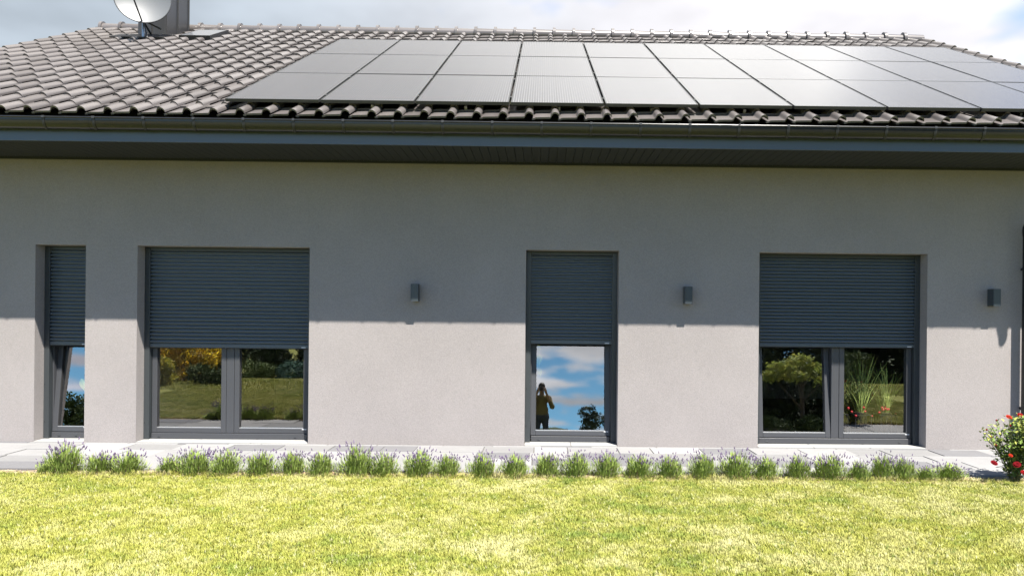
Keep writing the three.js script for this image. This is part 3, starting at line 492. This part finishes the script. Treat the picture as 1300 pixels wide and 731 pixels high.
// ------------------------------------------------------------------ the garden opposite the house, mirrored in the panes
const spray = (R, n, size) => { const p = []; for (let i = 0; i < n; i++) { const a = R() * 6.283, e = (R() - 0.5) * 2, r = size * (0.3 + R() * 0.7); p.push(...shift(blade(size * 0.7, size * 0.34, 0.6, R() * 6.283, 0.5 + R() * 1.4, 2), r * Math.cos(a) * Math.cos(e), r * Math.sin(e) * 0.7, r * Math.sin(a) * Math.cos(e))); } return soup(p); };
const barkMat = std({ color: lin(0.0612, 0.0468, 0.036), roughness: 0.95 });
function tree(name, label, group, [x, z], H, lobes, n, size, colors, seed, trunkTop = 0.5, category = 'tree', thin = 0) {
  const R = rng(seed), y0 = groundY(x, z), t = thing(name, label, category, [x, y0, z], group);
  const limbs = [rod([0, -0.1, 0], [0.05, H * trunkTop, 0], 0.022 * H + 0.02, 0.012 * H + 0.01, 10)];
  for (const [lx, ly, lz] of lobes) limbs.push(rod([0.04, H * trunkTop * (0.5 + 0.4 * R()), 0], [lx * 0.8, ly * 0.95, lz * 0.8], 0.009 * H + 0.006, 0.004 * H + 0.002, 6));
  mesh('trunk', limbs, barkMat, t);
  const forms = [spray(R, 9, size), spray(R, 9, size), spray(R, 9, size)].map((g) => g.attributes.position.array), P = [], C = [];
  const m4 = new THREE.Matrix4(), q = new THREE.Quaternion(), e = new THREE.Euler(), v = new THREE.Vector3();
  for (let i = 0; i < n; i++) {
    const l = lobes[R() * lobes.length | 0]; let a, b, c, d; do { a = R() * 2 - 1; b = R() * 2 - 1; c = R() * 2 - 1; d = Math.hypot(a, b, c); } while (d > 1); const k = Math.pow(d, -0.45), s = 0.7 + R() * 0.6;
    e.set(R() * 6, R() * 6, R() * 6); m4.compose(new THREE.Vector3(l[0] + a * k * l[3], l[1] + b * k * l[3] * (l[4] ?? 0.75), l[2] + c * k * l[3]), q.setFromEuler(e), new THREE.Vector3(s, s, s));
    const cc = colors[R() * colors.length | 0], w = 0.5 + R() * 0.45, f = forms[i % 3];
    for (let j = 0; j < f.length; j += 3) { v.set(f[j], f[j + 1], f[j + 2]).applyMatrix4(m4); P.push(v.x, v.y, v.z); C.push(cc[0] * w, cc[1] * w, cc[2] * w); }
  }
  mesh('crown', soup(P, C), thin ? phy({ roughness: 1, vertexColors: true, transmission: thin, thickness: 0 }) : std({ roughness: 0.8, vertexColors: true }), t); return t;
}
const lobesOf = (seed, n, w, h0, h1, r) => { const R = rng(seed), o = []; for (let i = 0; i < n; i++) { const f = i / (n - 1 || 1), a = R() * 6.283, k = w * Math.sin(0.5 + 2.3 * f) * (0.4 + 0.6 * R()); o.push([Math.cos(a) * k, mix(h0, h1, f), Math.sin(a) * k, r * (0.8 + 0.4 * R())]); } return o; };
const DARK = [[0.030, 0.055, 0.016], [0.022, 0.042, 0.014], [0.045, 0.075, 0.020]], GOLD = [[1.0, 0.74, 0.05], [0.95, 0.66, 0.05], [0.55, 0.45, 0.04]], MID = [[0.07, 0.115, 0.025], [0.10, 0.14, 0.035], [0.045, 0.085, 0.02]];
tree('golden_tree', 'golden yellow leaved tree across the lawn, mirrored in the wide window', null, [-8.75, 8.6], 3.0, [[-0.55, 0.43, -0.1, 0.42, 0.4], [0.40, 0.23, -0.2, 0.42, 0.35], [0.15, 0.63, 0.1, 0.5, 0.45], [0.75, 0.63, 0, 0.42, 0.4], [-0.4, 0.93, 0, 0.55, 0.5], [0.45, 1.08, 0, 0.55, 0.5], [0, 1.68, 0, 0.6, 0.6], [-0.9, 0.78, 0.2, 0.4, 0.4], [0.2, 2.28, 0, 0.4, 0.6]], 900, 0.12, GOLD, 21, 0.6, 'tree', 0.65);
tree('yellow_shrub', 'low yellow green shrub beside the golden tree', null, [-8.25, 6.6], 0.9, [[0, 0.22, 0, 0.26, 1], [0.05, 0.42, 0, 0.2, 1]], 420, 0.07, [[0.50, 0.42, 0.04], [0.36, 0.36, 0.05]], 22, 0.3, 'shrub', 0.4);
tree('round_shrub', 'dark round shrub below the golden tree', null, [-7.45, 7.1], 0.6, [[0, 0.2, 0, 0.24, 0.8], [0.3, 0.15, 0, 0.18, 0.8], [-0.3, 0.25, 0.2, 0.25, 0.8]], 420, 0.07, MID, 23, 0.3, 'shrub');
for (let i = 0; i < 9; i++) tree('hedge_tree', 'dark green tree in the hedge row at the foot of the lawn', 'hedge trees at the foot of the lawn', [-22.5 + i * 1.6, 27.4 + (i % 3) * 0.7], 2.7, lobesOf(40 + i, 8, 0.85, 0.35, 2.0 + (i % 4) * 0.14, 0.72), 700, 0.18, DARK, 60 + i, 0.5);
for (let i = 0; i < 2; i++) tree('pale_shrub', ['pale green shrub in front of the hedge row', 'blue green shrub in front of the hedge row'][i], null, [[-13.6, -11.7][i], 25.4], 1.1, [[0, 0.45, 0, 0.7, 0.7], [0.7, 0.4, 0, 0.5, 0.7]], 360, 0.13, i ? [[0.05, 0.13, 0.09], [0.07, 0.15, 0.11]] : [[0.13, 0.18, 0.05], [0.10, 0.15, 0.04]], 71 + i, 0.3, 'shrub');
tree('sumac_tree', 'small flat-topped tree with feathery yellow green leaves', null, [6.95, 10], 2.6, [[0, 2.40, 0, 0.34, 0.35], [-0.5, 2.22, -0.1, 0.38, 0.3], [0.45, 2.2, 0.0, 0.38, 0.3], [-0.85, 1.98, -0.1, 0.3, 0.28], [0.15, 2.1, 0.35, 0.35, 0.3], [0.75, 1.9, 0.1, 0.28, 0.28], [-0.2, 1.95, -0.3, 0.3, 0.3]], 560, 0.11, [[0.42, 0.48, 0.10], [0.50, 0.50, 0.12], [0.25, 0.33, 0.06]], 31, 0.8, 'tree', 0.4);
for (let i = 0; i < 8; i++) tree('tall_dark_tree', 'tall dark tree behind the small flat-topped tree', 'tall dark trees across the lawn', [7.6 + i * 1.35, 19.6 + (i % 3) * 1.2], 8.2, lobesOf(80 + i, 10, 1.2, 0.6, 7.6 + (i % 3) * 0.4, 1.15), 1100, 0.24, DARK, 90 + i, 0.75);
for (let i = 0; i < 6; i++) tree('low_shrub', 'low leafy shrub under the flat-topped tree', 'low shrubs across the lawn', [5.6 + i * 0.55, 9.6 + (i % 2) * 0.6], 0.9, [[0, 0.4, 0, 0.42, 0.8], [0.3, 0.66, 0.1, 0.3, 0.7]], 300, 0.08, MID, 110 + i, 0.3, 'shrub');
for (let i = 0; i < 7; i++) tree('dark_hedge_tree', 'dense dark tree filling the row behind the tall dark trees', 'dense dark trees behind the tall ones', [8.2 + i * 1.7, 24.5 + (i % 2)], 5.4, lobesOf(180 + i, 9, 1.1, 0.5, 4.9, 1.35), 1000, 0.28, DARK, 190 + i, 0.5);
for (const [i, [x, z, h]] of [[5.5, 70, 7.4], [8.2, 71, 8.8], [11.0, 73, 9.6], [-32.4, 45, 5.2], [-35, 46, 6.0], [-38.5, 45, 6.6], [-29.5, 46, 4.8]].entries()) tree('far_tree', x > 0 ? 'far dark green tree beyond the lawn, seen in the narrow pane with the sky' : 'far tree beyond the yellow shrub, seen in the slim window', x > 0 ? 'far trees mirrored with the sky' : 'far trees mirrored in the slim window', [x, z], h, lobesOf(130 + i, 9, 1.0, 1.0, h * 0.9, 1.0), 900, 0.26, x > 0 ? DARK : MID, 150 + i, 0.5);
{
  const n = 120, p = [], ix = [];
  for (let i = 0; i <= n; i++) { const x = -2600 + 5200 * i / n, h = 60 + 38 * Math.exp(-(((x - 40) / 130) ** 2)) + 26 * fbm(x * 0.0022, 2, 5, 4) + 40 * sstep(500, 1900, Math.abs(x)); p.push(x, -20, 1900, x, h, 2150 + 60 * Math.sin(i), x, h * 0.8, 2400, x, -20, 2700); }
  for (let i = 0; i < n; i++) for (let k = 0; k < 3; k++) { const a = i * 4 + k; ix.push(a, a + 1, a + 4, a + 1, a + 5, a + 4); }
  const g = new THREE.BufferGeometry(); g.setAttribute('position', new THREE.Float32BufferAttribute(p, 3)); g.setIndex(ix); g.computeVertexNormals(); structure('hills', g, std({ color: lin(0.045, 0.07, 0.042), roughness: 1 }));
}
// ---- potted ornamental grasses on metal stands behind the pane
{
  const R = rng(515), green = std({ vertexColors: true, roughness: 0.7 });
  [[3.86, -0.52, 0.95], [4.14, -0.47, 1.0], [4.47, -0.48, 0.92]].forEach(([x, z, s], i) => {
    const st = thing('plant_stand', ['black metal plant stand behind the pane, nearest the window mullion', 'black metal plant stand behind the pane, the middle one of three', 'black metal plant stand behind the pane, farthest from the mullion'][i], 'plant stand', [x, 0.004, z], 'plant stands behind the pane');
    for (const [a, b] of [[-0.1, 0.1], [-0.035, 0.1], [0.035, 0.1], [0.1, 0.1], [-0.1, -0.1], [0.1, -0.1]]) mesh('leg', rod([a, 0, b], [a, 0.36, b], 0.006, 0.006, 6), M.black, st);
    mesh('top_ring', [span(-0.106, 0.106, 0.35, 0.362, 0.094, 0.106), span(-0.106, 0.106, 0.35, 0.362, -0.106, -0.094), span(-0.106, -0.094, 0.349, 0.361, -0.094, 0.094), span(0.094, 0.106, 0.349, 0.361, -0.094, 0.094), span(-0.09, 0.09, 0.225, 0.235, -0.09, 0.09)], M.black, st);
    const pt = thing('potted_grass', ['potted grass plant on the stand nearest the window mullion', 'tall potted grass plant on the middle stand', 'arching potted grass plant on the stand farthest from the mullion'][i], 'potted plant', [x, 0.24, z], 'potted grasses behind the pane');
    mesh('pot', new THREE.LatheGeometry([[0, 0], [0.062, 0], [0.085, 0.14], [0.09, 0.145], [0.084, 0.15], [0.078, 0.13], [0, 0.125]].map((v) => new THREE.Vector2(...v)), 20), std({ color: lin(0.0252, 0.0158, 0.013), roughness: 0.6 }), pt);
    const p = [], c = []; for (let k = 0; k < 90; k++) { const b = blade((0.32 + R() * 0.58) * s, 0.010, 0.3 + R() * 0.7, R() * 6.283, R() * 0.45, 5); shift(b, (R() - 0.5) * 0.08, 0.12, (R() - 0.5) * 0.08); for (let v = 2; v < b.length; v += 3) if (b[v] > 0.06) b[v] = 0.06 + 0.18 * (b[v] - 0.06); p.push(...b); const w = 0.7 + R() * 0.6; for (let v = 0; v < b.length / 3; v++) c.push(0.26 * w, 0.33 * w, 0.08 * w); }
    mesh('leaves', soup(p, c), green, pt);
    const fl = []; for (let k = 0; k < 9; k++) fl.push(new THREE.IcosahedronGeometry(0.016, 1).translate((R() - 0.5) * 0.26, 0.10 + R() * 0.12, 0.03 + R() * 0.09)); mesh('red_blossoms', fl, std({ color: lin(0.324, 0.0144, 0.0216), roughness: 0.6 }), pt);
  });
}

// ---- trailing houseplants just behind the tilted panes
{
  const R = rng(616), leafy = phy({ color: lin(0.3024, 0.3744, 0.0936), roughness: 0.6, transmission: 0.25, thickness: 0 });
  const leafGeo = (L) => { const p = [], o = []; for (let i = 0; i <= 5; i++) { const t = i / 5, w = L * 0.28 * Math.sin(Math.PI * Math.pow(t, 0.75)); o.push([t, w]); } for (let i = 0; i < 5; i++) { const [a, w] = o[i], [b, v] = o[i + 1], A = [-w, -a * L, -Math.abs(w) * 0.3], B = [w, -a * L, -Math.abs(w) * 0.3], C = [v, -b * L, -Math.abs(v) * 0.3], D = [-v, -b * L, -Math.abs(v) * 0.3], M0 = [0, -a * L, 0], M1 = [0, -b * L, 0]; p.push(...A, ...M0, ...M1, ...A, ...M1, ...D, ...M0, ...B, ...C, ...M0, ...C, ...M1); } return soup(p); };
  for (const [x, z, top, spots, l] of [[-0.02, -0.44, 1.9, [[0, 1.22, 0.10, 0.1], [0.015, 1.10, 0.16, -0.1], [0.01, 0.92, 0.12, 0.15]], 'trailing green houseplant strand behind the narrow pane reflecting the sky'], [-5.76, -0.365, 1.9, [[-0.03, 0.74, 0.19, 0.25], [0.12, 0.80, 0.15, -0.5]], 'trailing green houseplant strand behind the slim window pane']]) {
    const t = thing('trailing_houseplant', l, 'houseplant', [x, 0, z]); mesh('stem', tube([[0, top + 0.5, -0.03], [0.01, 1.5, 0], [0, spots[spots.length - 1][1], 0]], 0.003, 12, 5), std({ color: lin(0.0864, 0.1152, 0.036) }), t);
    for (const [dx, y, L, rz] of spots) { const f = mesh('leaf', leafGeo(L), leafy, t); f.position.set(dx, y, 0.01); f.rotation.set(0.15, 0.2, rz); }
  }
}
// ---- the photographer, mirrored in the narrow pane
{
  const gy = groundY(0, 9.33), p = thing('person', 'person in khaki shirt and jeans standing on the lawn holding a camera to the face', 'person', [0.05, gy, 9.30]), off = -gy;
  const smin = (a, b, k) => { const h = clamp(0.5 + 0.5 * (b - a) / k); return mix(b, a, h) - k * h * (1 - h); };
  const cap = (P, a, b, r0, r1) => { const x = b[0] - a[0], y = b[1] - a[1], z = b[2] - a[2], L = x * x + y * y + z * z, t = clamp(((P[0] - a[0]) * x + (P[1] - a[1]) * y + (P[2] - a[2]) * z) / (L || 1)); return Math.hypot(P[0] - a[0] - t * x, P[1] - a[1] - t * y, P[2] - a[2] - t * z) - mix(r0, r1, t); };
  const skin = (bones, lo, hi, cell, k) => {
    const half = Math.max(hi[0] - lo[0], hi[1] - lo[1], hi[2] - lo[2]) / 2, c = lo.map((v, i) => (v + hi[i]) / 2), n = Math.min(130, Math.ceil(2 * half / cell) + 4), mc = new MarchingCubes(n, new THREE.MeshStandardMaterial(), false, false, 200000);
    mc.isolation = 0; const f = mc.field, h = n / 2;
    for (let z = 0; z < n; z++) for (let y = 0; y < n; y++) for (let x = 0; x < n; x++) { const P = [c[0] + (x - h) / h * half, c[1] + (y - h) / h * half, c[2] + (z - h) / h * half]; let d = 9; if (P[0] > lo[0] - 0.1 && P[0] < hi[0] + 0.1 && P[2] > lo[2] - 0.1 && P[2] < hi[2] + 0.1) for (const b of bones) d = smin(d, cap(P, ...b), b[4] ?? k); f[x + y * n + z * n * n] = -d; }
    mc.update(); const g = new THREE.BufferGeometry(), m = mc.count, pos = new Float32Array(m * 3), nor = new Float32Array(m * 3);
    for (let i = 0; i < m * 3; i++) { pos[i] = mc.positionArray[i] * half + c[i % 3]; nor[i] = mc.normalArray[i]; }
    g.setAttribute('position', new THREE.BufferAttribute(pos, 3)); g.setAttribute('normal', new THREE.BufferAttribute(nor, 3)); return g;
  };
  const Y = (y) => y + off;   // heights above the terrace, feet at 0 of the group
  const head = [[[0, Y(1.615), 0.02], [0, Y(1.645), 0.03], 0.083, 0.088], [[0, Y(1.545), -0.03], [0, Y(1.60), -0.02], 0.05, 0.066], [[0, Y(1.59), -0.085], [0, Y(1.56), -0.105], 0.012, 0.016], [[-0.085, Y(1.585), 0.02], [-0.088, Y(1.62), 0.025], 0.012, 0.016], [[0.085, Y(1.585), 0.02], [0.088, Y(1.62), 0.025], 0.012, 0.016], [[0, Y(1.42), 0.03], [0, Y(1.56), 0.015], 0.062, 0.055]];
  const hands = [];
  for (const s of [-1, 1]) {
    hands.push([[s * 0.20, Y(1.30), -0.13], [s * 0.115, Y(1.49), -0.19], 0.040, 0.027], [[s * 0.11, Y(1.50), -0.19], [s * 0.095, Y(1.555), -0.19], 0.030, 0.034]);
    for (let i = 0; i < 4; i++) { const y = 1.535 + i * 0.020; hands.push([[s * 0.098, Y(y), -0.205], [s * 0.086, Y(y + 0.004), -0.245], 0.0095, 0.009], [[s * 0.086, Y(y + 0.004), -0.245], [s * (0.062 + 0.004 * i), Y(y + 0.006), -0.252], 0.009, 0.008]); }
    hands.push([[s * 0.098, Y(1.54), -0.175], [s * 0.078, Y(1.565), -0.150], 0.011, 0.0095], [[s * 0.078, Y(1.565), -0.150], [s * 0.055, Y(1.58), -0.148], 0.0095, 0.009]);
  }
  const skinMat = std({ color: lin(0.3024, 0.1872, 0.1368), roughness: 0.6 });
  mesh('body', join([skin(head, [-0.13, Y(1.38), -0.15], [0.13, Y(1.76), 0.15], 0.006, 0.03), skin(hands, [-0.26, Y(1.26), -0.28], [0.26, Y(1.64), -0.06], 0.0045, 0.008)]), skinMat, p);
  mesh('hair', skin([[[0, Y(1.665), 0.045], [0, Y(1.64), 0.06], 0.088, 0.085], [[0, Y(1.69), 0.0], [0, Y(1.70), 0.03], 0.072, 0.075]], [-0.12, Y(1.52), -0.09], [0.12, Y(1.80), 0.17], 0.007, 0.03), std({ color: lin(0.0144, 0.0101, 0.0072), roughness: 0.7 }), p);
  const torso = [[[-0.15, Y(1.37), 0.03], [0.15, Y(1.37), 0.03], 0.075, 0.075], [[0, Y(1.22), 0.03], [0, Y(1.33), 0.03], 0.14, 0.13], [[-0.07, Y(0.95), 0.02], [0.07, Y(0.95), 0.02], 0.115, 0.115], [[-0.05, Y(1.08), 0.02], [0.05, Y(1.08), 0.02], 0.12, 0.12]];
  for (const s of [-1, 1]) torso.push([[s * 0.19, Y(1.37), 0.02], [s * 0.27, Y(1.15), -0.05], 0.065, 0.052], [[s * 0.27, Y(1.15), -0.05], [s * 0.215, Y(1.27), -0.115], 0.052, 0.045]);
  mesh('shirt', skin(torso, [-0.36, Y(0.84), -0.2], [0.36, Y(1.47), 0.22], 0.012, 0.05), std({ color: lin(0.1584, 0.1296, 0.054), roughness: 0.9 }), p);
  const legs = [[[-0.08, Y(0.90), 0.02], [0.08, Y(0.90), 0.02], 0.12, 0.12]];
  for (const s of [-1, 1]) legs.push([[s * 0.09, Y(0.82), 0.02], [s * 0.12, Y(0.45), 0.0], 0.09, 0.062], [[s * 0.12, Y(0.45), 0.0], [s * 0.13, 0.08, 0.03], 0.062, 0.048]);
  mesh('trousers', skin(legs, [-0.25, 0.02, -0.15], [0.25, Y(1.02), 0.2], 0.014, 0.04), std({ color: lin(0.036, 0.0468, 0.072), roughness: 0.9 }), p);
  for (const s of [-1, 1]) mesh('shoe', skin([[[s * 0.13, 0.05, 0.05], [s * 0.15, 0.036, -0.13], 0.05, 0.036], [[s * 0.13, 0.05, 0.06], [s * 0.13, 0.10, 0.04], 0.045, 0.045]], [s * 0.13 - 0.09, 0, -0.2], [s * 0.13 + 0.09, 0.16, 0.13], 0.008, 0.03), std({ color: lin(0.0216, 0.0216, 0.023), roughness: 0.7 }), p);
  const cam = thing('photo_camera', 'black photo camera held to the face of the person', 'camera', [0.02, 1.59, 9.085]);
  mesh('camera_body', [rspan(-0.068, 0.068, -0.045, 0.045, 0, 0.055, 0.012, 3), rspan(-0.028, 0.028, 0.043, 0.070, 0.004, 0.05, 0.008, 2)], M.black, cam);
  mesh('lens', new THREE.LatheGeometry([[0, -0.028], [0.030, -0.028], [0.034, -0.030], [0.036, -0.028], [0.036, 0.0], [0, 0.0]].map((v) => new THREE.Vector2(...v)), 24).rotateX(Math.PI / 2), M.black, cam);
}

renderer.render(scene, camera);
